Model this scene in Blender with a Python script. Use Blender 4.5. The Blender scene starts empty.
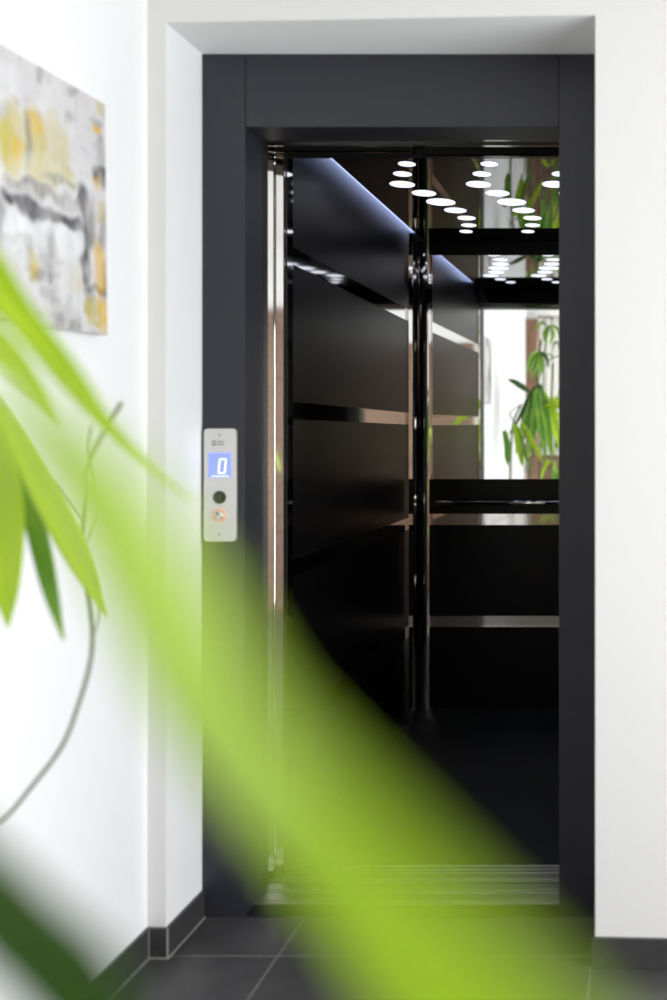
import bpy, bmesh, math, random
from mathutils import Vector, Matrix
random.seed(7)
SC = bpy.context.scene
COL = SC.collection
F = 977.6            # focal length in pixels of the 667x1000 frame
CU, CV, H = 640.0, 435.0, 1.282

# ------------------------------------------------------------------ camera
cd = bpy.data.cameras.new('camera')
cam = bpy.data.objects.new('camera', cd); COL.objects.link(cam)
cam.location = (0, 0, H); cam.rotation_euler = (math.pi/2, 0, 0)
cd.sensor_width = 36; cd.sensor_fit = 'AUTO'; cd.lens = F*36/1000
cd.shift_x = (333.5-CU)/1000; cd.shift_y = -(500-CV)/1000
cd.clip_start = 0.01
cd.dof.use_dof = True; cd.dof.focus_distance = 3.6; cd.dof.aperture_fstop = 1.6
SC.camera = cam

# ------------------------------------------------------------------ world, lights, exposure
w = bpy.data.worlds.new('sky'); SC.world = w; w.use_nodes = True
bg = w.node_tree.nodes['Background']; bg.inputs[0].default_value = (.9, .95, 1, 1); bg.inputs[1].default_value = 1.0
def area(name, loc, rot, sx, sy, power, col):
    l = bpy.data.lights.new(name, 'AREA'); l.shape = 'RECTANGLE'; l.size = sx; l.size_y = sy
    l.energy = power; l.color = col
    o = bpy.data.objects.new(name, l); COL.objects.link(o); o.location = loc; o.rotation_euler = rot
    return o
area('daylight_back_window', (-.72, -1.47, 1.72), (math.pi/2, 0, 0), .5, 1.3, 22, (1, .985, .96))
area('added_side_daylight', (1.97, .45, 1.10), (math.pi/2, 0, math.pi/2), 3.05, 1.75, 133, (.95, .975, 1))  # added light at an unseen window, brightens the walls and leaves
vs = SC.view_settings
vs.view_transform = 'Standard'; vs.look = 'None'; vs.gamma = 1; vs.use_curve_mapping = False; vs.exposure = 0.0
SC.cycles.max_bounces = 16; SC.cycles.glossy_bounces = 12; SC.cycles.transmission_bounces = 8
SC.cycles.use_denoising = True
SC.cycles.sample_clamp_indirect = 8

# ------------------------------------------------------------------ helpers
def P(u, v, Y): return Vector(((u-CU)*Y/F, Y, H-(v-CV)*Y/F))

def mat(name, col, rough=.5, metal=0, bump=0, scale=40, var=0, spec=.5, emit=None, estr=0, coat=0):
    m = bpy.data.materials.new(name); m.use_nodes = True
    nt = m.node_tree; b = nt.nodes['Principled BSDF']
    b.inputs['Base Color'].default_value = (*col, 1); b.inputs['Roughness'].default_value = rough
    b.inputs['Metallic'].default_value = metal; b.inputs['Specular IOR Level'].default_value = spec
    if coat: b.inputs['Coat Weight'].default_value = coat; b.inputs['Coat Roughness'].default_value = .03
    if emit: b.inputs['Emission Color'].default_value = (*emit, 1); b.inputs['Emission Strength'].default_value = estr
    if bump or var:
        tc = nt.nodes.new('ShaderNodeTexCoord'); n = nt.nodes.new('ShaderNodeTexNoise')
        n.inputs['Scale'].default_value = scale; n.inputs['Detail'].default_value = 5
        nt.links.new(tc.outputs['Object'], n.inputs['Vector'])
        if bump:
            bp = nt.nodes.new('ShaderNodeBump'); bp.inputs['Strength'].default_value = bump; bp.inputs['Distance'].default_value = .002
            nt.links.new(n.outputs['Fac'], bp.inputs['Height']); nt.links.new(bp.outputs['Normal'], b.inputs['Normal'])
        if var:
            r = nt.nodes.new('ShaderNodeValToRGB')
            r.color_ramp.elements[0].position = .3; r.color_ramp.elements[1].position = .7
            r.color_ramp.elements[0].color = (*[c*(1-var) for c in col], 1)
            r.color_ramp.elements[1].color = (*[min(1, c*(1+var)) for c in col], 1)
            nt.links.new(n.outputs['Fac'], r.inputs['Fac']); nt.links.new(r.outputs['Color'], b.inputs['Base Color'])
    return m

M = {}
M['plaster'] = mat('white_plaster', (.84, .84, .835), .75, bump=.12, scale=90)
M['plaster_front_dim'] = mat('white_plaster_front_dimmed', (.70, .688, .675), .75, bump=.12, scale=90)  # darker tone puts the weaker light on the front faces into the colour
M['frame'] = mat('anthracite_powder_coat', (.022, .0225, .030), .42, bump=.08, scale=600, spec=.42)
M['black'] = mat('matt_black_metal', (.010, .010, .011), .5, bump=.02, scale=60, spec=.25)
M['laminate'] = mat('satin_black_laminate', (.0055, .005, .0055), .30, bump=.015, scale=500, spec=.16)
M['car_floor'] = mat('black_rubber_floor', (.012, .012, .013), .55, bump=.1, scale=200)
M['chrome'] = mat('polished_steel', (.72, .70, .67), .05, 1, bump=.01, scale=8)
M['steel_dim'] = mat('brushed_steel_strip', (.62, .60, .57), .05, 1, bump=.02, scale=120)
M['mirror'] = mat('mirror_glass', (.93, .94, .93), .004, 1)
M['ceiling_gloss'] = mat('black_glass_ceiling', (.003, .003, .0035), .01)
M['ceiling_gloss'].node_tree.nodes['Principled BSDF'].inputs['IOR'].default_value = 2.6
M['cove'] = mat('cove_light_strip', (.9, .9, 1), .4, emit=(.50, .60, 1), estr=13)
M['alu'] = mat('aluminium_sill', (.50, .49, .50), .32, 1, bump=.04, scale=200)
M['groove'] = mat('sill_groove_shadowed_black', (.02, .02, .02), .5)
M['led'] = mat('led_diffuser', (.9, .9, 1), .4, emit=(.80, .83, 1), estr=1.5)
M['skirting'] = mat('dark_grey_tile_skirting', (.040, .039, .040), .4, bump=.06, scale=70, var=.12)
M['plate'] = mat('brushed_light_steel', (.66, .65, .62), .38, .55, bump=.03, scale=250)
M['screw'] = mat('dark_screw', (.22, .22, .21), .4, .6)
M['lens'] = mat('dark_round_lens', (.015, .025, .012), .12)
M['copper'] = mat('orange_ring', (.80, .46, .34), .4, .1, emit=(1, .42, .25), estr=.10)
M['lcd'] = mat('blue_lit_display', (.2, .25, .8), .3, emit=(.24, .32, 1.0), estr=.62)
M['digit'] = mat('white_lit_digit', (.9, .9, 1), .3, emit=(.85, .9, 1), estr=.9)
M['wood'] = mat('brown_wood', (.22, .115, .062), .55, bump=.2, scale=14, var=.3)
M['curtain'] = mat('sheer_curtain', (.80, .77, .72), .8, bump=.1, scale=200)
M['pot'] = mat('terracotta', (.35, .16, .09), .7, bump=.1, scale=30, var=.1)
M['soil'] = mat('soil', (.05, .035, .025), .9, bump=.5, scale=40, var=.3)
M['canvas_edge'] = mat('canvas_edge', (.7, .69, .66), .8, bump=.1, scale=300)
M['winframe'] = mat('white_window_frame', (.8, .8, .8), .4)

def leafmat(name, c1, c2, trans):
    m = bpy.data.materials.new(name); m.use_nodes = True; nt = m.node_tree
    b = nt.nodes['Principled BSDF']; out = nt.nodes['Material Output']
    b.inputs['Roughness'].default_value = .38
    tc = nt.nodes.new('ShaderNodeTexCoord'); n = nt.nodes.new('ShaderNodeTexNoise'); n.inputs['Scale'].default_value = 9
    r = nt.nodes.new('ShaderNodeValToRGB')
    r.color_ramp.elements[0].color = (*c1, 1); r.color_ramp.elements[1].color = (*c2, 1)
    r.color_ramp.elements[0].position = .35; r.color_ramp.elements[1].position = .65
    nt.links.new(tc.outputs['Object'], n.inputs['Vector']); nt.links.new(n.outputs['Fac'], r.inputs['Fac'])
    nt.links.new(r.outputs['Color'], b.inputs['Base Color'])
    t = nt.nodes.new('ShaderNodeBsdfTranslucent'); nt.links.new(r.outputs['Color'], t.inputs['Color'])
    mx = nt.nodes.new('ShaderNodeMixShader'); mx.inputs[0].default_value = trans
    nt.links.new(b.outputs[0], mx.inputs[1]); nt.links.new(t.outputs[0], mx.inputs[2]); nt.links.new(mx.outputs[0], out.inputs[0])
    return m
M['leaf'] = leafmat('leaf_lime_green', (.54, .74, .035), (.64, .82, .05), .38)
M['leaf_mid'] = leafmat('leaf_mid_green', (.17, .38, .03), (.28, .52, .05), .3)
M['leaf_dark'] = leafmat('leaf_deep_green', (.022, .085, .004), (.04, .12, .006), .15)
M['stem'] = mat('green_brown_stem', (.10, .13, .06), .5, bump=.1, scale=60, var=.2)

def tile_mat():
    m = bpy.data.materials.new('dark_grey_floor_tiles'); m.use_nodes = True; nt = m.node_tree
    b = nt.nodes['Principled BSDF']; b.inputs['Roughness'].default_value = .42
    tc = nt.nodes.new('ShaderNodeTexCoord'); sp = nt.nodes.new('ShaderNodeSeparateXYZ')
    nt.links.new(tc.outputs['Object'], sp.inputs[0])
    def math_(op, a, bv=None):
        n = nt.nodes.new('ShaderNodeMath'); n.operation = op
        if hasattr(a, 'is_linked') or hasattr(a, 'links'): nt.links.new(a, n.inputs[0])
        else: n.inputs[0].default_value = a
        if bv is not None:
            if hasattr(bv, 'links'): nt.links.new(bv, n.inputs[1])
            else: n.inputs[1].default_value = bv
        return n.outputs[0]
    def line(axis, off, step, wd):
        a = math_('ADD', sp.outputs[axis], -off + step/2 + 20*step)
        a = math_('MODULO', a, step); a = math_('SUBTRACT', a, step/2); a = math_('ABSOLUTE', a)
        return math_('LESS_THAN', a, wd)
    g = math_('MAXIMUM', line(0, -.891, .773, .0021), line(1, 2.4056, .387, .0021))
    n = nt.nodes.new('ShaderNodeTexNoise'); n.inputs['Scale'].default_value = 7; n.inputs['Detail'].default_value = 8
    nt.links.new(tc.outputs['Object'], n.inputs['Vector'])
    r = nt.nodes.new('ShaderNodeValToRGB')
    r.color_ramp.elements[0].color = (.043, .041, .043, 1); r.color_ramp.elements[1].color = (.068, .064, .066, 1)
    r.color_ramp.elements[0].position = .3; r.color_ramp.elements[1].position = .7
    nt.links.new(n.outputs['Fac'], r.inputs['Fac'])
    mx = nt.nodes.new('ShaderNodeMix'); mx.data_type = 'RGBA'
    nt.links.new(g, mx.inputs[0]); nt.links.new(r.outputs['Color'], mx.inputs[6]); mx.inputs[7].default_value = (.19, .18, .17, 1)
    nt.links.new(mx.outputs[2], b.inputs['Base Color'])
    bp = nt.nodes.new('ShaderNodeBump'); bp.inputs['Strength'].default_value = .15; bp.inputs['Distance'].default_value = .002
    nt.links.new(n.outputs['Fac'], bp.inputs['Height']); nt.links.new(bp.outputs['Normal'], b.inputs['Normal'])
    return m
M['tiles'] = tile_mat()
def brick_mat():
    m = bpy.data.materials.new('brown_brick'); m.use_nodes = True; nt = m.node_tree
    b = nt.nodes['Principled BSDF']; b.inputs['Roughness'].default_value = .8
    tc = nt.nodes.new('ShaderNodeTexCoord'); mp = nt.nodes.new('ShaderNodeMapping'); mp.inputs['Rotation'].default_value = (math.pi/2, 0, 0)
    br = nt.nodes.new('ShaderNodeTexBrick'); br.inputs['Scale'].default_value = 4.5
    br.inputs['Color1'].default_value = (.23, .12, .07, 1); br.inputs['Color2'].default_value = (.15, .08, .05, 1); br.inputs['Mortar'].default_value = (.33, .28, .23, 1)
    nt.links.new(tc.outputs['Object'], mp.inputs[0]); nt.links.new(mp.outputs[0], br.inputs['Vector'])
    nt.links.new(br.outputs['Color'], b.inputs['Base Color'])
    return m
M['brick'] = brick_mat()

class MB:
    def __init__(s): s.v = []; s.f = []; s.sm = []
    def add(s, vs, fs, smooth=False):
        o = len(s.v); s.v += [tuple(p) for p in vs]
        s.f += [tuple(i+o for i in f) for f in fs]; s.sm += [smooth]*len(fs); return s
    def prism(s, poly, z0, z1):                 # poly in x,y counter-clockwise
        n = len(poly)
        return s.add([(x, y, z0) for x, y in poly]+[(x, y, z1) for x, y in poly],
              [tuple(range(n-1, -1, -1)), tuple(range(n, 2*n))]+[(i, (i+1) % n, n+(i+1) % n, n+i) for i in range(n)])
    def box(s, x0, x1, y0, y1, z0, z1): return s.prism([(x0, y0), (x1, y0), (x1, y1), (x0, y1)], z0, z1)
    def tube(s, pts, rad, n=10):
        pts = [Vector(p) for p in pts]
        rads = rad if isinstance(rad, (list, tuple)) else [rad]*len(pts)
        rings = []; up = Vector((.13, .21, .97)).normalized()
        for i, p in enumerate(pts):
            t = (pts[min(i+1, len(pts)-1)]-pts[max(i-1, 0)]).normalized()
            a = t.cross(up)
            if a.length < .05: a = t.cross(Vector((1, 0, 0)))
            a.normalize(); b = t.cross(a)
            rings.append([p+(a*math.cos(k*2*math.pi/n)+b*math.sin(k*2*math.pi/n))*rads[i] for k in range(n)])
        vs = [q for r in rings for q in r]; fs = []
        for i in range(len(rings)-1):
            for k in range(n): fs.append((i*n+k, i*n+(k+1) % n, (i+1)*n+(k+1) % n, (i+1)*n+k))
        fs.append(tuple(range(n-1, -1, -1))); fs.append(tuple((len(rings)-1)*n+k for k in range(n)))
        return s.add(vs, fs, True)
    def lathe(s, prof, c, n=40, axis='z', arc=2*math.pi):
        vs = []; fs = []
        for r, h in prof:
            for k in range(n):
                a = k*2*math.pi/n; x, y = r*math.cos(a), r*math.sin(a)
                vs.append((c[0]+x, c[1]+y, c[2]+h) if axis == 'z' else (c[0]+x, c[1]+h, c[2]+y))
        for i in range(len(prof)-1):
            for k in range(n):
                q = (i*n+k, i*n+(k+1) % n, (i+1)*n+(k+1) % n, (i+1)*n+k)
                fs.append(q if axis == 'z' else q[::-1])
        return s.add(vs, fs, True)
    def build(s, name, m, parent=None, bevel=0):
        me = bpy.data.meshes.new(name); me.from_pydata(s.v, [], s.f)
        for p, q in zip(me.polygons, s.sm): p.use_smooth = q
        bm = bmesh.new(); bm.from_mesh(me); bmesh.ops.recalc_face_normals(bm, faces=bm.faces); bm.to_mesh(me); bm.free()
        me.materials.append(m)
        o = bpy.data.objects.new(name, me); COL.objects.link(o)
        if parent:
            o.parent = parent
            o.matrix_parent_inverse = wmat(parent).inverted()
        if bevel:
            b = o.modifiers.new('bevel', 'BEVEL'); b.width = bevel; b.segments = 2; b.limit_method = 'ANGLE'
        return o
def wmat(o):
    m = Matrix.LocRotScale(o.location, o.rotation_euler, o.scale)
    return wmat(o.parent) @ o.matrix_parent_inverse @ m if o.parent else m
def thing(name, label, cat, loc, group=None):
    o = bpy.data.objects.new(name, None); COL.objects.link(o); o.location = loc
    o['label'] = label; o['category'] = cat
    if group: o['group'] = group
    o.empty_display_size = .1
    return o
def struct(name, mb, m, bevel=0):
    o = mb.build(name, m, None, bevel); o['kind'] = 'structure'; return o
B = MB

# ------------------------------------------------------------------ the lobby
XL, CEIL, YB, XR = -1.2125, 2.62, -1.35, 1.85
def yf(x): return 2.4056-.0416*(x-XL)          # front wall face, slightly askew to the lift
RL, RR, RT = -1.1655, -.108, 2.296              # reveal left, right, top
struct('floor', B().box(XL-.15, XR+.15, YB-.2, 2.66, -.1, 0), M['tiles'])
struct('ceiling', B().box(XL-.15, XR+.15, YB-.2, 2.75, CEIL, CEIL+.1), M['plaster'])
struct('wall_left', B().box(XL-.15, XL, YB-.15, 2.75, 0, CEIL), M['plaster'])
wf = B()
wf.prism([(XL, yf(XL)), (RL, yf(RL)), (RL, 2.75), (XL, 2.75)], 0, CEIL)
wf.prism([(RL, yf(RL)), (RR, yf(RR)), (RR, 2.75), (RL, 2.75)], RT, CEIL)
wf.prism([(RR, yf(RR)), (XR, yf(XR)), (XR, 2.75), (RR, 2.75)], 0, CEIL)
wf = struct('wall_front', wf, M['plaster_front_dim']); wf.data.materials.append(M['plaster'])
for p in wf.data.polygons: p.material_index = 0 if p.normal.y < -.9 else 1        # same paint all over; front faces carry weaker light in their colour
# back wall with a wide window, brown brick below the sill
struct('wall_back', B().box(XL, -.98, YB-.15, YB, 1.0, CEIL).box(-.98, -.45, YB-.15, YB, 2.5, CEIL).box(-.45, XR, YB-.15, YB, 2.2, CEIL), M['plaster'])
struct('wall_back_brick', B().box(XL, -.45, YB-.15, YB+.02, 0, 1.0).box(-.45, XR, YB-.15, YB+.02, 0, 2.2), M['brick'])
struct('window_1', B().box(-.98, -.93, YB-.1, YB-.04, 1.0, 2.5).box(-.50, -.45, YB-.1, YB-.04, 1.0, 2.5)
       .box(-.98, -.45, YB-.1, YB-.04, 2.45, 2.5).box(-.98, -.45, YB-.1, YB-.04, 1.0, 1.05), M['winframe'])
struct('trim_1', B().box(XL+.002, -1.10, YB, YB+.16, 0, 2.45), M['wood'], .006)
# right wall, with an added unseen window sized for the light it gives
struct('wall_right', B().box(XR, XR+.15, YB-.15, -1.1, 0, CEIL).box(XR, XR+.15, 2.0, 2.75, 0, CEIL).box(XR, XR+.15, -1.1, 2.0, 2.0, CEIL).box(XR, XR+.15, -1.1, 2.0, 0, .2), M['plaster'])
struct('added_window', B().box(XR+.03, XR+.09, -1.1, -1.05, .2, 2.0).box(XR+.03, XR+.09, .42, .48, .2, 2.0).box(XR+.03, XR+.09, 1.95, 2.0, .2, 2.0)
       .box(XR+.03, XR+.09, -1.1, 2.0, 1.95, 2.0).box(XR+.03, XR+.09, -1.1, 2.0, .2, .25), M['winframe'])
BH, BT = .0726, .009
struct('baseboard_left', B().box(XL, XL+BT, YB+.16, yf(XL)-.011, 0, BH), M['skirting'], .0015)
struct('baseboard_front', B().prism([(XL, yf(XL)-.010), (RL+BT, yf(RL)-.010), (RL+BT, yf(RL)-.0005), (XL, yf(XL)-.0005)], 0, BH), M['skirting'], .0015)
struct('baseboard_reveal', B().box(RL+.0003, RL+BT, yf(RL)+.0015, 2.598, 0, BH), M['skirting'], .0015)
struct('baseboard_reveal_right', B().box(RR-BT, RR-.0003, yf(RR)+.0005, 2.598, 0, BH), M['skirting'], .0015)
struct('baseboard_right', B().prism([(RR-BT, yf(RR)-.010), (XR, yf(XR)-.010), (XR, yf(XR)-.0005), (RR-BT, yf(RR)-.0005)], 0, BH), M['skirting'], .0015)

gr = B().box(XL+BT, XL+BT+.003, YB+.16, yf(XL)-.012, 0, .0022)
gr.prism([(XL+BT, yf(XL)-.0135), (RL+BT+.003, yf(RL)-.0135), (RL+BT+.003, yf(RL)-.010), (XL+BT, yf(XL)-.010)], 0, .0022)
gr.box(RL+BT, RL+BT+.003, yf(RL)-.010, 2.598, 0, .0022)
gr.box(RL+BT-.0022, RL+BT+.0008, yf(RL)-.0112, yf(RL)-.0080, 0, BH+.0006).box(XL+BT-.001, XL+BT+.0012, yf(XL)-.0118, yf(XL)-.0095, 0, BH)
M['grout'] = mat('pale_grout', (.30, .29, .27), .8, bump=.1, scale=200)
struct('trim_2', gr, M['grout'])
# ------------------------------------------------------------------ lift door frame
JL, JR, HZ = -1.0505, -.2154, 2.101
fr = thing('elevator_door_frame', 'anthracite grey metal lift door frame set into the white wall recess', 'door frame', (-.635, 2.6, 0))
B().box(RL+.001, JL, 2.6, 2.72, 0, RT-.001).build('jamb', M['frame'], fr, .0015)
B().box(JR, RR-.001, 2.6, 2.72, 0, RT-.001).build('jamb', M['frame'], fr, .0015)
hd = B().box(JL+.0012, JR-.0012, 2.6, 2.72, HZ, RT-.001).build('header', M['frame'], fr, .0015)
B().box(JL, JR, 2.6, 2.664, -.02, .002).build('threshold', M['black'], fr)
sl = B()
for y0, y1 in ((2.665, 2.677), (2.682, 2.722), (2.727, 2.737), (2.742, 2.784)): sl.box(JL-.01, JR+.02, y0, y1, -.02, .006)
sl = sl.build('sill', M['alu'], fr, .001); sl['label'] = 'grooved aluminium landing sill'
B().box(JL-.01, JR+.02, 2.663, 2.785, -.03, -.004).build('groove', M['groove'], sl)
lin = B().box(RL, JL-.012, 2.721, 2.792, -.02, 2.3).box(JR+.02, RR, 2.721, 2.792, -.02, 2.3).box(RL, RR, 2.721, 2.792, HZ+.012, 2.3)
lin.build('lining', M['black'], fr)
rl_ = B().box(-.70, JR+.02, 2.728, 2.737, HZ+.004, HZ+.0125).build('track', M['steel_dim'], fr)
B().box(JL-.01, JR+.02, 2.781, 2.790, HZ+.004, HZ+.0125).build('track', M['steel_dim'], fr)
sc_ = P(266.5, 139, 2.715)
B().lathe([(.0001, 0), (.006, 0), (.006, .004), (.0001, .004)], (JL+.03, 2.726, HZ+.006), 16).build('bolt', M['screw'], fr)

# ------------------------------------------------------------------ lift car
YC, YM, CH, CXL, CXR = 2.908, 4.60, 2.19, -1.038, .045
car = thing('elevator_car', 'open black lift cabin with mirror, steel strips and round ceiling lights', 'elevator', (-.5, 3.76, 0))
B().box(CXL-.03, CXR+.03, 2.905, YM+.03, -.05, 0).build('floor_panel', M['car_floor'], car)
zs = [.405, .885, 1.355, 1.817]; SH = .026
lw = B().box(CXL-.03, CXL, YC, YM+.03, 0, CH+.06).build('side_wall', M['laminate'], car)
rw = B().box(CXR, CXR+.03, YC, YM+.03, 0, CH+.06).build('side_wall', M['laminate'], car)
bw = B().box(CXL, CXR, YM, YM+.03, 0, CH).build('back_wall', M['laminate'], car)
for z in zs:
    B().box(CXL, CXL+.002, YC+.013, YM-.256, z-SH, z+SH).build('trim_strip', M['chrome'], lw)
    B().box(CXR-.002, CXR, YC+.013, YM-.256, z-SH, z+SH).build('trim_strip', M['chrome'], rw)
for z in zs[:2]:
    B().box(CXL+.046, CXR-.046, YM-.002, YM, z-SH, z+SH).build('trim_strip', M['steel_dim'], bw)
x0, x1, z0, z1 = CXL+.046, CXR-.046, 1.075, CH-.064          # the glass leans forward by a third of a degree
mi = B().add([(x0, YM-.003, z0), (x1, YM-.003, z0), (x1, YM-.009, z1), (x0, YM-.009, z1), (x0, YM, z0), (x1, YM, z0), (x1, YM, z1), (x0, YM, z1)],
             [(0, 1, 2, 3), (7, 6, 5, 4), (0, 4, 5, 1), (1, 5, 6, 2), (2, 6, 7, 3), (3, 7, 4, 0)]).build('mirror', M['mirror'], car); mi['label'] = 'wall mirror reflecting the lobby'
B().box(CXL+.046, CXR-.046, YM-.011, YM, CH-.063, CH).build('cornice', M['black'], car)
for sx, x in ((1, CXL), (-1, CXR)):                     # rounded polished posts in the back corners
    pts = []
    for k in range(9):
        a = k*math.pi/2/8; pts.append((x+sx*.046*(1-math.sin(a)) , YM-.052*(1-math.cos(a))))
    poly = pts+[(x, YM)]
    q = B().prism(poly if sx < 0 else poly[::-1], 0, CH).build('corner_post', M['chrome'], car)
    a_, b_ = sorted((x+sx*.0003, x+sx*.007)); B().box(a_, b_, YM-.24, YM-.0525, 0, CH).build('post_flank', M['chrome'], q)
    a_, b_ = sorted((x+sx*.0003, x+sx*.010)); B().box(a_, b_, YM-.254, YM-.241, 0, CH).build('post_edge', M['steel_dim'], q)
hr = B().tube([(CXL+.09, YM-.055, .966), (CXR-.09, YM-.055, .966)], .0125, 16).build('handrail', M['chrome'], car)
for x in (CXL+.14, -.5, CXR-.14):
    B().tube([(x, YM-.001, .955), (x, YM-.03, .955), (x, YM-.055, .957)], .007, 10).build('bracket', M['black'], hr)
cp = B().box(CXL+.028, CXR-.028, YC, YM+.03, CH, CH+.03).build('ceiling_panel', M['ceiling_gloss'], car); cp['label'] = 'mirror black ceiling with rows of round lights'
B().box(CXL-.03, CXR+.03, YC, YM+.03, CH+.06, CH+.08).build('roof_panel', M['black'], car)
for x in (CXL+.008, CXR-.018):
    B().box(x, x+.010, YC+.15, YM-.05, CH+.034, CH+.044).build('cove_strip', M['cove'], car)
rows = [-.776, -.50, -.225]
dz = [3.275, 3.40, 3.54, 3.67, 3.81, 3.95, 4.09, 4.23, 4.36]
dx = [-.005, -.05, -.085, -.035, 0, .03, .05, .035, 0]
dd = [.058, .064, .09, .09, .112, .09, .076, .066, .058]
for rx in rows:
    for y, ox, d in zip(dz, dx, dd):
        B().lathe([(.0001, -.0015), (d/2*.98, -.0015), (d/2, -.0008), (d/2, 0)], (rx+ox, y, CH), 48).build('led_spot', M['led'], cp)
# front of the car: returns beside the door and lintel above it
DL = -1.0345
fw = B().box(CXL-.03, DL-.006, 2.885, YC, 0, CH).box(-.20, CXR+.03, 2.885, YC, 0, CH).box(DL-.006, -.20, 2.885, YC, HZ+.004, CH)
fw.build('front_wall', M['black'], car)
B().box(DL-.002, DL, 2.866, YC+.006, .006, HZ+.004).build('door_return', M['chrome'], car)
cs = B()
for y0, y1 in ((2.797, 2.808), (2.813, 2.846), (2.851, 2.868), (2.873, 2.893), (2.897, 2.904)): cs.box(JL-.03, JR+.03, y0, y1, -.02, .006)
cs = cs.build('car_sill', M['alu'], car, .001)
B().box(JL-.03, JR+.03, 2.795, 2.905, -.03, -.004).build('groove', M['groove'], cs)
# two retracted door leaves, polished edges
for x0, x1, y0, y1 in ((-1.0745, -1.0545, 2.808, 2.834), (-1.0595, -1.0365, 2.838, 2.864)):
    dlf = B().prism([(x0-.05, y0+.003), (x0, y0+.003), (x1, y0+.0118), (x1, y1), (x0-.05, y1)], .028, HZ+.01).build('door_leaf', M['black'], car)
    ef = B().prism([(x0, y0), (x1, y0+.0088), (x1, y0+.0117), (x0, y0+.0029)], .028, HZ+.01).build('edge_face', M['chrome'], dlf)
    B().box(x0+.004, x1-.004, y0+.006, y1-.006, .002, .028).build('guide_shoe', M['black'], dlf)
    B().box(x1-.0028, x1+.0012, y0+.0080, y0+.0135, .028, HZ+.01).build('edge_strip', M['steel_dim'], dlf)
hp = B().box(-1.10, -.66, 2.83, 2.838, HZ-.002, HZ+.06).build('door_header', M['black'], car)
B().box(-1.08, -.662, 2.826, 2.83, HZ-.002, HZ+.004).build('edge_strip', M['steel_dim'], hp)
hp = B().box(-.66, -.19, 2.872, 2.88, HZ-.002, HZ+.06).build('door_header', M['black'], car)
B().box(-.642, -.19, 2.868, 2.872, HZ-.002, HZ+.004).build('edge_strip', M['steel_dim'], hp)
B().box(-1.13, -.12, 2.81, 2.90, HZ+.06, HZ+.12).build('door_operator', M['black'], car)
# dark shaft behind the frame
struct('wall_shaft', B().box(-1.4, -1.17, 2.751, 2.883, -.05, 2.7).box(-.1, .3, 2.751, 2.883, -.05, 2.7).box(-1.17, -.1, 2.801, 2.883, 2.32, 2.7)
       .box(-1.4, -1.3, 2.883, 4.9, -.25, 2.7).box(.2, .3, 2.883, 4.9, -.25, 2.7).box(-1.3, .2, 4.8, 4.9, -.25, 2.7), M['black'])
struct('floor_pit', B().box(-1.4, .3, 2.661, 4.9, -.30, -.25), M['black'])

# ------------------------------------------------------------------ call panel on the left jamb
def Q(u, v): p = P(u, v, 2.59); return p.x, p.z
cpn = thing('call_panel', 'slim steel lift call panel with blue lit display on the left door jamb', 'control panel', (*Q(219.5, 484)[:1], 2.6, Q(219.5, 484)[1]))
def rrect(u0, v0, u1, v1, r, y0, y1, mb=None, n=6):
    mb = mb or B(); x0, z1 = Q(u0, v0); x1, z0 = Q(u1, v1); pts = []
    for cx, cz, a0 in ((x1-r, z1-r, 0), (x0+r, z1-r, 90), (x0+r, z0+r, 180), (x1-r, z0+r, 270)):
        for k in range(n+1):
            a = math.radians(a0+90*k/n); pts.append((cx+r*math.cos(a), cz+r*math.sin(a)))
    m = len(pts)
    return mb.add([(x, y1, z) for x, z in pts]+[(x, y0, z) for x, z in pts],
                  [tuple(range(m)), tuple(range(2*m-1, m-1, -1))]+[(i, m+i, m+(i+1) % m, (i+1) % m) for i in range(m)])
Yp = 2.590
rrect(203.6, 428.5, 236.2, 541.5, .011, Yp, 2.5995).build('face_plate', M['plate'], cpn, .0015)
def disc(u, v, r, y0, y1, name, m, par, ring=None):
    x, z = Q(u, v)
    prof = [(.0001, y0-y1), (r*.92, y0-y1), (r, (y0-y1)*.6), (r, 0)] if not ring else [(ring, 0), (ring, y0-y1), (r, y0-y1), (r, 0)]
    return B().lathe(prof, (x, y1, z), 32, 'y').build(name, m, par)
S = .0026596
disc(219.5, 435.3, .0026, Yp-.001, Yp, 'screw', M['screw'], cpn)
disc(219.5, 534, .0026, Yp-.001, Yp, 'screw', M['screw'], cpn)
lg = B()
def stroke(u0, v0, u1, v1, wd, mb, y0, y1):
    (x0, z0), (x1, z1) = Q(u0, v0), Q(u1, v1); d = Vector((x1-x0, z1-z0)).normalized()*wd/2; n = Vector((-d.y, d.x))
    p = [(x0-d.x+n.x, z0-d.y+n.y), (x0-d.x-n.x, z0-d.y-n.y), (x1+d.x-n.x, z1+d.y-n.y), (x1+d.x+n.x, z1+d.y+n.y)]
    mb.add([(a, y0, b) for a, b in p]+[(a, y1, b) for a, b in p], [(0, 1, 2, 3), (7, 6, 5, 4), (0, 4, 5, 1), (1, 5, 6, 2), (2, 6, 7, 3), (3, 7, 4, 0)])
for q in ((212.2, 442.4, 213.9, 440.6), (213.9, 440.6, 215.6, 442.4), (212.2, 443.8, 213.9, 445.6), (213.9, 445.6, 215.6, 443.8)): stroke(*q, .0021, lg, Yp-.0006, Yp)
rrect(217, 441.2, 224, 442.0, .0004, Yp-.0006, Yp, lg, 2); rrect(217, 444.0, 224, 444.8, .0004, Yp-.0006, Yp, lg, 2)
lg.build('logo', M['lens'], cpn)
lc = rrect(208.6, 453.0, 231.0, 477.5, .002, Yp-.0012, Yp).build('display', M['lcd'], cpn)
dg = B()
def seg(pts): 
    p = [Q(*q) for q in pts]; n = len(p)
    dg.add([(a, Yp-.0022, b) for a, b in p]+[(a, Yp-.0012, b) for a, b in p], [tuple(range(n)), tuple(range(2*n-1, n-1, -1))]+[(i, n+i, n+(i+1) % n, (i+1) % n) for i in range(n)])
def sk(u, v): return (u-(v-466)*.10, v)
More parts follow.
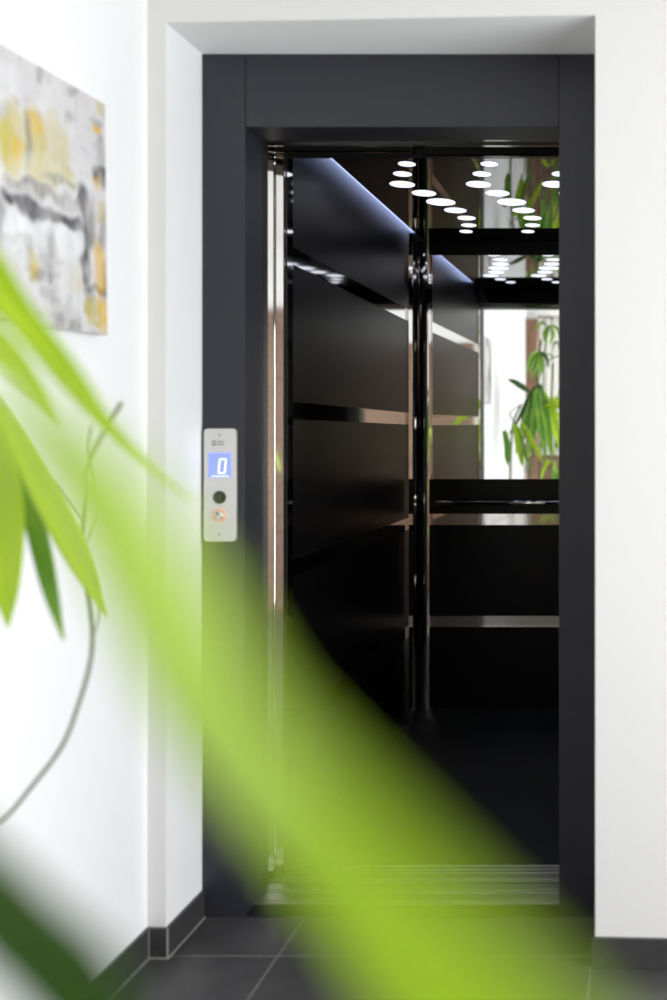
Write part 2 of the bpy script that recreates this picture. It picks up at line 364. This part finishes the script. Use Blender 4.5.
for q in ((220.2, 459.2, 224.8, 459.2), (219.4, 459.8, 219.4, 465.4), (219.4, 466.8, 219.4, 472.4), (225.6, 459.8, 225.6, 465.4), (225.6, 466.8, 225.6, 472.4), (220.2, 473.0, 224.8, 473.0)):
    stroke(*sk(q[0], q[1]), *sk(q[2], q[3]), .0034, dg, Yp-.0022, Yp-.0012)
for k in range(5): stroke(212.3+k*3.6, 476.2, 214.3+k*3.6, 476.2, .0022, dg, Yp-.0022, Yp-.0012)
dg.build('digit', M['digit'], lc)
disc(219.6, 497.3, .0172, Yp-.003, Yp, 'indicator_lens', M['lens'], cpn)
bt = disc(219.6, 515.0, .0115, Yp-.006, Yp, 'call_button', M['plate'], cpn)
disc(219.6, 515.0, .0180, Yp-.003, Yp, 'ring', M['copper'], bt, ring=.0118)
disc(218.6, 513.5, .0036, Yp-.0068, Yp-.006, 'button_mark', M['lens'], bt, ring=.0016)

# ------------------------------------------------------------------ painting on the left wall (dabs in picture pixels -> canvas)
CX = -1.180
def cv_(u, v):
    Y = -CX*F/(CU-u); return Y, H-(v-CV)*Y/F
PY1 = 2.156; PY0 = PY1-.75; PZ0, PZ1 = 1.5025, 2.011
strokes = []   # (y, z, half-length y, half-length z, colour, alpha)
YEL, DYE, GRY, DRK, WHT, LGR, LIL = (.50, .42, .08), (.66, .40, .015), (.22, .21, .205), (.045, .042, .047), (.74, .745, .75), (.44, .42, .40), (.58, .54, .555)
def st(u0, v0, u1, v1, c, a):
    y0, z0 = cv_(u0, v0); y1, z1 = cv_(u1, v1); strokes.append(((y0+y1)/2, (z0+z1)/2, abs(y1-y0)/2, abs(z1-z0)/2, c, a))
for a in [(0, 45, 105, 335, WHT, .35), (0, 55, 40, 100, LIL, .5), (38, 62, 104, 110, LIL, .6), (60, 95, 100, 170, LIL, .4),
          (0, 95, 20, 175, YEL, .75), (22, 100, 44, 185, YEL, .85), (28, 105, 40, 130, DYE, .7), (0, 140, 24, 165, YEL, .8), (12, 140, 21, 152, DYE, .7),
          (45, 110, 62, 180, YEL, .55), (30, 155, 56, 186, YEL, .85), (58, 158, 74, 188, YEL, .75), (26, 108, 28.5, 172, GRY, .8),
          (0, 168, 105, 188, WHT, .4), (8, 172, 75, 200, LGR, .8), (50, 190, 105, 220, LGR, .7), (20, 180, 60, 192, GRY, .6), (0, 190, 12, 197, DRK, .9), (8, 195, 26, 204, DRK, .7),
          (26, 200, 40, 216, DRK, .8), (40, 208, 60, 220, GRY, .8), (56, 210, 78, 226, DRK, .75), (76, 185, 86, 235, DRK, .9), (80, 225, 88, 290, DRK, .85),
          (74, 208, 80, 250, WHT, .9), (14, 196, 24, 225, WHT, .8), (40, 200, 48, 226, WHT, .8), (55, 215, 64, 250, WHT, .8), (0, 205, 30, 245, WHT, .8), (85, 190, 105, 235, LIL, .7), (84, 232, 105, 250, GRY, .6),
          (0, 110, 6, 160, YEL, .6), (62, 130, 68, 184, YEL, .5), (0, 178, 40, 186, GRY, .5), (44, 175, 74, 184, GRY, .6), (88, 200, 94, 240, GRY, .7), (100, 215, 105, 240, GRY, .6), (64, 262, 70, 300, GRY, .5), (24, 232, 30, 256, GRY, .5), (100, 270, 105, 300, DRK, .7), (0, 188, 14, 198, DRK, .9), (10, 192, 30, 206, DRK, .85), (26, 198, 50, 216, DRK, .6), (44, 208, 64, 222, GRY, .9), (60, 214, 80, 228, DRK, .9), (0, 60, 8, 110, GRY, .3), (46, 232, 54, 252, GRY, .5), (0, 228, 26, 240, LGR, .5), (28, 255, 36, 272, YEL, .7), (30, 262, 34, 270, DYE, .6), (30, 262, 56, 280, GRY, .7), (38, 250, 56, 262, GRY, .5), (60, 250, 72, 290, WHT, .7), (40, 285, 56, 300, GRY, .6), (66, 265, 78, 290, YEL, .3),
          (45, 300, 72, 328, LGR, .7), (50, 310, 60, 324, GRY, .7), (68, 318, 76, 330, GRY, .8), (82, 285, 104, 294, DRK, .85), (84, 292, 94, 312, GRY, .8), (84, 296, 90, 310, YEL, .6), (86, 305, 98, 325, YEL, .7),
          (94, 242, 102, 292, DYE, .9), (97, 302, 105, 330, DYE, .95), (93, 124, 100, 134, DYE, .8), (97, 100, 104, 114, YEL, .5), (94, 162, 105, 186, DRK, .95), (97, 140, 104, 160, GRY, .5), (94, 178, 99, 190, DYE, .5), (97, 205, 103, 218, YEL, .5),
          (66, 110, 72, 125, GRY, .35), (90, 118, 104, 124, GRY, .5), (37, 64, 41, 76, GRY, .6), (68, 82, 76, 90, GRY, .6), (60, 330, 105, 337, GRY, .6)]: st(*a)
for i in range(40):
    strokes.append((random.uniform(PY0, 1.82), random.uniform(PZ0, PZ1), random.uniform(.01, .05), random.uniform(.015, .06), random.choice([YEL, GRY, WHT, LGR, DRK, WHT, LIL]), .6))
strokes.insert(0, (1.56, 1.75, .13, .25, GRY, .75)); strokes.insert(1, (1.50, 1.72, .03, .2, DRK, .8)); strokes.insert(2, (1.62, 1.82, .025, .12, DYE, .7))
from mathutils import noise
NY, NZ = 200, 140
vs_, cols = [], []
for j in range(NZ+1):
    for i in range(NY+1):
        y = PY0+(PY1-PY0)*i/NY; z = PZ0+(PZ1-PZ0)*j/NZ
        n1 = noise.noise((y*22, z*22, 0)); n2 = noise.noise((y*22, z*22, 5)); n3 = noise.noise((y*110, z*40, 2))
        n4 = noise.noise((y*75, z*9, 8)); n5 = noise.noise((y*30, z*60, 11)); n6 = noise.noise((y*13, z*13, 21))
        g = .06*n1+.10*n4*max(0, n6)+.08*n5*max(0, -n6)
        g -= .38*max(0, n4*1.6-.35)*(n6 > -.1); g -= .30*max(0, n5*1.5-.4)
        c = [.58+g, .565+g, .56+g]
        yy, zz = y+.012*n1+.005*n3, z+.020*n2+.006*n4
        for sy, sz, hy, hz, cc, al in strokes:
            d = ((abs(yy-sy)/(hy+.005))**2.4+(abs(zz-sz)/(hz+.008))**2.4)**(1/2.4)
            if d < 1.25:
                k = al*min(1, (1.25-d)/.6)*(.80+.5*n3+.55*n4); k = max(0, min(1, k))
                for q in range(3): c[q] += (cc[q]-c[q])*k
        vs_.append((0, y-PY1, z-PZ1)); cols.append((*c, 1))
fs_ = [(j*(NY+1)+i, j*(NY+1)+i+1, (j+1)*(NY+1)+i+1, (j+1)*(NY+1)+i) for j in range(NZ) for i in range(NY)]
pt = thing('painting', 'abstract white, grey and yellow canvas hanging on the left wall', 'painting', (CX, PY1, PZ1))
pm = bpy.data.materials.new('painted_canvas'); pm.use_nodes = True
at = pm.node_tree.nodes.new('ShaderNodeVertexColor'); at.layer_name = 'paint'
pb = pm.node_tree.nodes['Principled BSDF']; pb.inputs['Roughness'].default_value = .7
pm.node_tree.links.new(at.outputs['Color'], pb.inputs['Base Color'])
me = bpy.data.meshes.new('canvas'); me.from_pydata(vs_, [], fs_); me.materials.append(pm)
ca = me.color_attributes.new('paint', 'FLOAT_COLOR', 'POINT')
for i, c in enumerate(cols): ca.data[i].color = c
o = bpy.data.objects.new('canvas', me); COL.objects.link(o); o.parent = pt
st_ = B().box(CX-.022, CX-.0005, PY0, PY1, PZ0, PZ1).build('stretcher', M['canvas_edge'], pt)
pt.rotation_euler = (math.radians(1.1), 0, 0)

# ------------------------------------------------------------------ plants
def smooth(pts, n):                                  # Catmull-Rom through the points
    pts = [Vector(p) for p in pts]; out = []
    q = [pts[0]*2-pts[1]]+pts+[pts[-1]*2-pts[-2]]
    for i in range(1, len(q)-2):
        for k in range(n):
            t = k/n; a, b, c, d = q[i-1], q[i], q[i+1], q[i+2]
            out.append(.5*((2*b)+(c-a)*t+(2*a-5*b+4*c-d)*t*t+(3*b-a-3*c+d)*t**3))
    out.append(pts[-1]); return out
def blade(L, R, m, parent, lift=.0, name='leaf'):
    """leaf surface between two edge curves with a folded midrib, about half a millimetre thick"""
    n = len(L); vs = []; fs = []; W = 7
    for a, b in zip(L, R):
        for k in range(W):
            t = k/(W-1); p = a.lerp(b, t)
            vs.append(p)
    nor = []
    for i in range(n):
        a = (L[min(i+1, n-1)]+R[min(i+1, n-1)])-(L[max(i-1, 0)]+R[max(i-1, 0)])
        c = (R[i]-L[i]) if (R[i]-L[i]).length > 1e-5 else Vector((1, 0, 0))
        nn = a.cross(c); nor.append(nn.normalized() if nn.length > 1e-9 else Vector((0, -1, 0)))
    for i in range(n):
        wd = (R[i]-L[i]).length
        for k in range(W):
            t = abs(k-(W-1)/2)/((W-1)/2); vs[i*W+k] = vs[i*W+k]+nor[i]*wd*lift*(t-.5)
    N = len(vs)
    vs2 = [v+nor[j//W]*.0006 for j, v in enumerate(vs)]
    for i in range(n-1):
        for k in range(W-1):
            q = (i*W+k, i*W+k+1, (i+1)*W+k+1, (i+1)*W+k); fs.append(q); fs.append(tuple(N+j for j in q[::-1]))
        for k in (0, W-1): fs.append((i*W+k, (i+1)*W+k, N+(i+1)*W+k, N+i*W+k))
    return B().add(vs+vs2, fs, True).build(name, m, parent)
def leaf(spine, width, m, parent, side=None, lift=.18, prof=None):
    """lanceolate leaf along a spine of 3-D points, base first"""
    sp = smooth(spine, 8); n = len(sp); L, R = [], []
    for i, p in enumerate(sp):
        t = i/(n-1)
        wv = width*(max(0, math.sin(math.pi*min(1, t**.75*.97+.03)))**.8)/2 if prof is None else width*prof(t)/2
        wv = max(wv, .0008)
        d = (sp[min(i+1, n-1)]-sp[max(i-1, 0)]).normalized()
        s = Vector(side) if side else Vector((0, 0, 1)).cross(d)
        if s.length < .05: s = Vector((1, 0, 0))
        s = (s-d*s.dot(d)).normalized()
        L.append(p-s*wv); R.append(p+s*wv)
    return blade(L, R, m, parent, lift)
def pot(parent, x, y, r, h):
    B().lathe([(.001, 0), (r*.74, 0), (r*.8, h*.1), (r*.95, h*.8), (r*1.06, h*.8), (r*1.06, h), (r*.94, h), (r*.9, h*.85), (r*.5, h*.84)], (x, y, 0), 40).build('pot', M['pot'], parent)
    B().lathe([(.001, h*.9), (r*.5, h*.89), (r*.90, h*.86)], (x, y, 0), 30).build('soil', M['soil'], parent)

def PM(u, v, Y):
    v += 5
    return Vector(((u-CU)*(2*YM-Y)/F, Y, H-(v-CV)*(2*YM-Y)/F))   # a place known from its mirror image
# plant A: by the left wall, its leaves come in from the left edge
pa = thing('potted_plant', 'leafy green plant by the left wall with long drooping leaves and a thin bare stem', 'plant', (-1.0, 1.0, 0))
pot(pa, -1.0, 1.0, .15, .28)
crown = PM(536, 388, .9)
B().tube(smooth([Vector((-1.03, 1.05, .22)), Vector((-1.07, 1.12, .8)), Vector((-1.06, 1.05, 1.3)), Vector((-1.0, .98, 1.50))], 6), .009, 10).build('stem', M['stem'], pa)
def edges(Lp, Rp, Y, m, par, lift=.12):
    if not isinstance(Y, (list, tuple)): Y = [Y]*len(Lp)
    Ys = [y if isinstance(y, (list, tuple)) else (y, y) for y in Y]
    L = smooth([P(u, v, y[0]) for (u, v), y in zip(Lp, Ys)], 6); R = smooth([P(u, v, y[1]) for (u, v), y in zip(Rp, Ys)], 6)
    return blade(L, R, m, par, lift)
# upper pair pointing into the picture
edges([(-330, 210), (-160, 220), (-60, 272), (0, 316), (33, 352), (66, 388), (105, 427), (158, 474), (196, 503)],
      [(-330, 205), (-160, 130), (-60, 190), (0, 250), (33, 302), (79, 364), (114, 418), (160, 468), (198, 502)], .85, M['leaf'], pa)
edges([(-200, 260), (-90, 300), (0, 368), (18, 382), (38, 398), (61, 420)],
      [(-200, 255), (-90, 230), (0, 322), (20, 342), (46, 382), (64, 419)], .8, M['leaf'], pa)
# drooping cluster at the left edge
YD = 1.45
edges([(-40, 400), (-36, 450), (-26, 520), (-10, 580), (7, 628)], [(-30, 400), (8, 440), (26, 510), (22, 580), (9, 628)], YD, M['leaf'], pa)
edges([(-6, 410), (14, 480), (30, 545), (44, 595), (63, 641)], [(2, 405), (30, 470), (50, 540), (60, 595), (65, 640)], YD+.03, M['leaf_mid'], pa)
edges([(-20, 385), (4, 440), (32, 500), (66, 562), (104, 618)], [(-12, 380), (22, 430), (58, 490), (90, 555), (106, 616)], YD-.04, M['leaf'], pa)
edges([(-40, 440), (-30, 520), (-28, 570), (-12, 610)], [(-20, 430), (0, 500), (-2, 570), (-11, 610)], YD+.1, M['leaf_mid'], pa)
B().tube(smooth([P(-12, 392, 1.45), P(20, 440, 1.42), P(52, 482, 1.42), P(80, 522, 1.42)], 6), .0013, 8).build('stalk', M['stem'], pa)
B().tube(smooth([Vector((-1.0, .98, 1.5)), P(-70, 340, 1.42), P(-30, 385, 1.45), P(-12, 392, 1.45)], 6), .004, 8).build('stalk', M['stem'], pa)
# bare thin stem
ev = [(-60, 860), (0, 822), (32, 786), (62, 746), (78, 706), (89, 668), (92, 638), (88, 600), (80, 562), (82, 515), (88, 470), (101, 438), (122, 402)]
B().tube(smooth([Vector((-1.02, 1.04, .26)), Vector((-1.1, 1.3, .42))]+[P(u, v, 1.6) for u, v in ev], 6), .0032, 8).build('stalk', M['stem'], pa)
B().tube(smooth([P(80, 556, 1.6), P(98, 500, 1.6), P(90, 450, 1.59), P(92, 425, 1.58)], 5), .0016, 8).build('stalk', M['stem'], pa)
B().tube(smooth([P(92, 640, 1.6), P(98, 612, 1.6), P(92, 575, 1.6)], 5), .0014, 8).build('stalk', M['stem'], pa)
# the rest of its crown, seen in the cabin mirror
def rnd_leaf(base, az, reach, rise, drop, wd, m, par):
    dx_, dy_ = math.cos(az), math.sin(az)
    b = Vector(base)
    leaf([b, b+Vector((dx_*reach*.3, dy_*reach*.3, rise)), b+Vector((dx_*reach*.65, dy_*reach*.65, rise*.7-drop*.3)), b+Vector((dx_*reach, dy_*reach, -drop))], wd, m, par)
def mleaf(uv, Y, wd, m, lift=.15):
    sp = [PM(u, v, Y+.03*i) for i, (u, v) in enumerate(uv)]
    d = sp[-1]-sp[0]; leaf(sp, wd, M[m], pa, side=(d.z, .25, -d.x), lift=lift)
for uv, Y, wd, m in [
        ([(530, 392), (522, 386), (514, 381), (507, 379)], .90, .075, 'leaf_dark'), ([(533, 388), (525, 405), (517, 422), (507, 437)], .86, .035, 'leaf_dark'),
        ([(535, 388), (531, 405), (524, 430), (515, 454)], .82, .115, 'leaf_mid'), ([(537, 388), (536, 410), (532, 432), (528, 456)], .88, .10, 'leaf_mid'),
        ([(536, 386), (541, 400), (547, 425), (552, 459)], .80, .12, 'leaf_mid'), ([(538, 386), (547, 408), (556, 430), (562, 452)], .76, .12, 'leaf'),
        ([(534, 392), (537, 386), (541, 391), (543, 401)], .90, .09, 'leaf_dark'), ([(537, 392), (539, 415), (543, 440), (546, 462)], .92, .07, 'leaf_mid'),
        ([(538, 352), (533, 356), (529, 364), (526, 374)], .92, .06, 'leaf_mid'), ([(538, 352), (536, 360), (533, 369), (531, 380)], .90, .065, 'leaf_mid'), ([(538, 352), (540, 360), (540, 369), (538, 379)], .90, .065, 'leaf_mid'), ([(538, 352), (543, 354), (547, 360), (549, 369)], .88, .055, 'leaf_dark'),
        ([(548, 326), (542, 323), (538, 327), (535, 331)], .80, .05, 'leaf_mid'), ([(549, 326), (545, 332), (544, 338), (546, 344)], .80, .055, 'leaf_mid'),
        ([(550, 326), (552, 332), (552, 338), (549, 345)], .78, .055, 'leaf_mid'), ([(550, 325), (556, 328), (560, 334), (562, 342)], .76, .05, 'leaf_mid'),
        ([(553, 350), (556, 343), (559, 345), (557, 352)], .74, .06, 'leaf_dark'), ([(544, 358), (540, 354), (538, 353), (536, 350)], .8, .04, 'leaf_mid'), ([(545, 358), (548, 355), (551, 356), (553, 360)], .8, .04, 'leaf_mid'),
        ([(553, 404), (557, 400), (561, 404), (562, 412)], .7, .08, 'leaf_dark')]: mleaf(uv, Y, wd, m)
for uv, rr in (([(531, 480), (533, 450), (536, 415), (537, 388), (539, 360), (541, 340)], .012), ([(540, 480), (541, 440), (543, 400), (544, 360), (549, 326)], .006), ([(536, 388), (542, 372), (550, 360), (562, 355)], .005), ([(545, 400), (553, 404)], .003)):
    q = [PM(u, v, .9-.02*i) for i, (u, v) in enumerate(uv)]
    if uv[0][1] == 480: q = [Vector((-1.0+.03*(rr < .01), .98, .24)), Vector((q[0].x*.98, .95, .6))]+q
    B().tube(smooth(q, 6), rr, 8).build('stalk', M['stem'], pa)
# plant B: at the camera's left shoulder, one long leaf crosses right in front
pb_ = thing('potted_plant', 'tall green plant close to the viewer, one broad lime leaf sweeping across the foreground', 'plant', (-.78, .05, 0))
pot(pb_, -.78, .05, .17, .30)
B().tube(smooth([(-.78, .05, .24), (-.77, .06, .6), (-.74, .05, .95), (-.70, .04, 1.25)], 6), .012, 10).build('stem', M['stem'], pb_)
B().tube(smooth([(-.80, .02, .24), (-.82, 0, .8), (-.84, -.02, 1.4), (-.82, -.02, 1.9)], 6), .010, 10).build('stem', M['stem'], pb_)
Lp = [(-20, 370), (58, 490), (116, 600), (168, 705), (242, 802), (318, 898), (380, 990), (470, 1115), (560, 1280), (700, 1500)]
Rp = [(0, 360), (136, 456), (222, 565), (284, 675), (378, 776), (480, 877), (572, 972), (685, 1108), (740, 1280), (720, 1500)]
YY = [(.25, .24), (.245, .20), (.24, .17), (.235, .15), (.23, .138), (.225, .132), (.22, .13), (.215, .13), (.21, .14), (.2, .18)]
edges(Lp, Rp, YY, M['leaf'], pb_, .05)
B().tube(smooth([P(710, 1500, .19), (-.06, .21, .98), (-.3, .14, .80), (-.6, .08, .72), (-.772, .06, .66)], 8), .004, 8).build('stalk', M['stem'], pb_)
Lp2 = [(-260, 600), (-150, 800), (-72, 900), (-12, 960), (30, 1002), (76, 1048), (170, 1130)]
Rp2 = [(-255, 596), (-80, 738), (-10, 828), (24, 860), (66, 902), (116, 952), (190, 1105)]
edges(Lp2, Rp2, .27, M['leaf_dark'], pb_)  # deep green here also stands in for the shade on this leaf
B().tube(smooth([P(-258, 598, .27), (-.36, .22, 1.28), (-.60, .15, 1.28), (-.72, .05, 1.2)], 8), .003, 8).build('stalk', M['stem'], pb_)
for k in range(16):
    az = 2.2+k*2.4; 
    rnd_leaf((-.79+.01*(k % 3), .02, .42+.075*k), az if not (-.9 < math.sin(az) < .0 and math.cos(az) > .3) else az+1.6, .30+.04*(k % 3), .12, .06+.05*(k % 4), .055, M['leaf_mid' if k % 2 else 'leaf'], pb_)

# curtain in front of the back window
ct = thing('curtain', 'pale sheer curtain hanging at the window behind the plants', 'curtain', (-.75, YB+.1, 1.02))
nc = 60; cvs = []
for z in (1.02, 1.5, 2.0, 2.46):
    for i in range(nc+1): cvs.append((-1.08+.78*i/nc, YB+.10+.022*math.sin(i*1.05)*(1.1-.15*z), z))
cf = [(j*(nc+1)+i, j*(nc+1)+i+1, (j+1)*(nc+1)+i+1, (j+1)*(nc+1)+i) for j in range(3) for i in range(nc)]
o = B().add(cvs, cf, True).build('fabric', M['curtain'], ct); so = o.modifiers.new('thick', 'SOLIDIFY'); so.thickness = .002
B().tube([(-1.09, YB+.1, 2.475), (-.25, YB+.1, 2.475)], .010, 12).build('rod', M['screw'], ct)
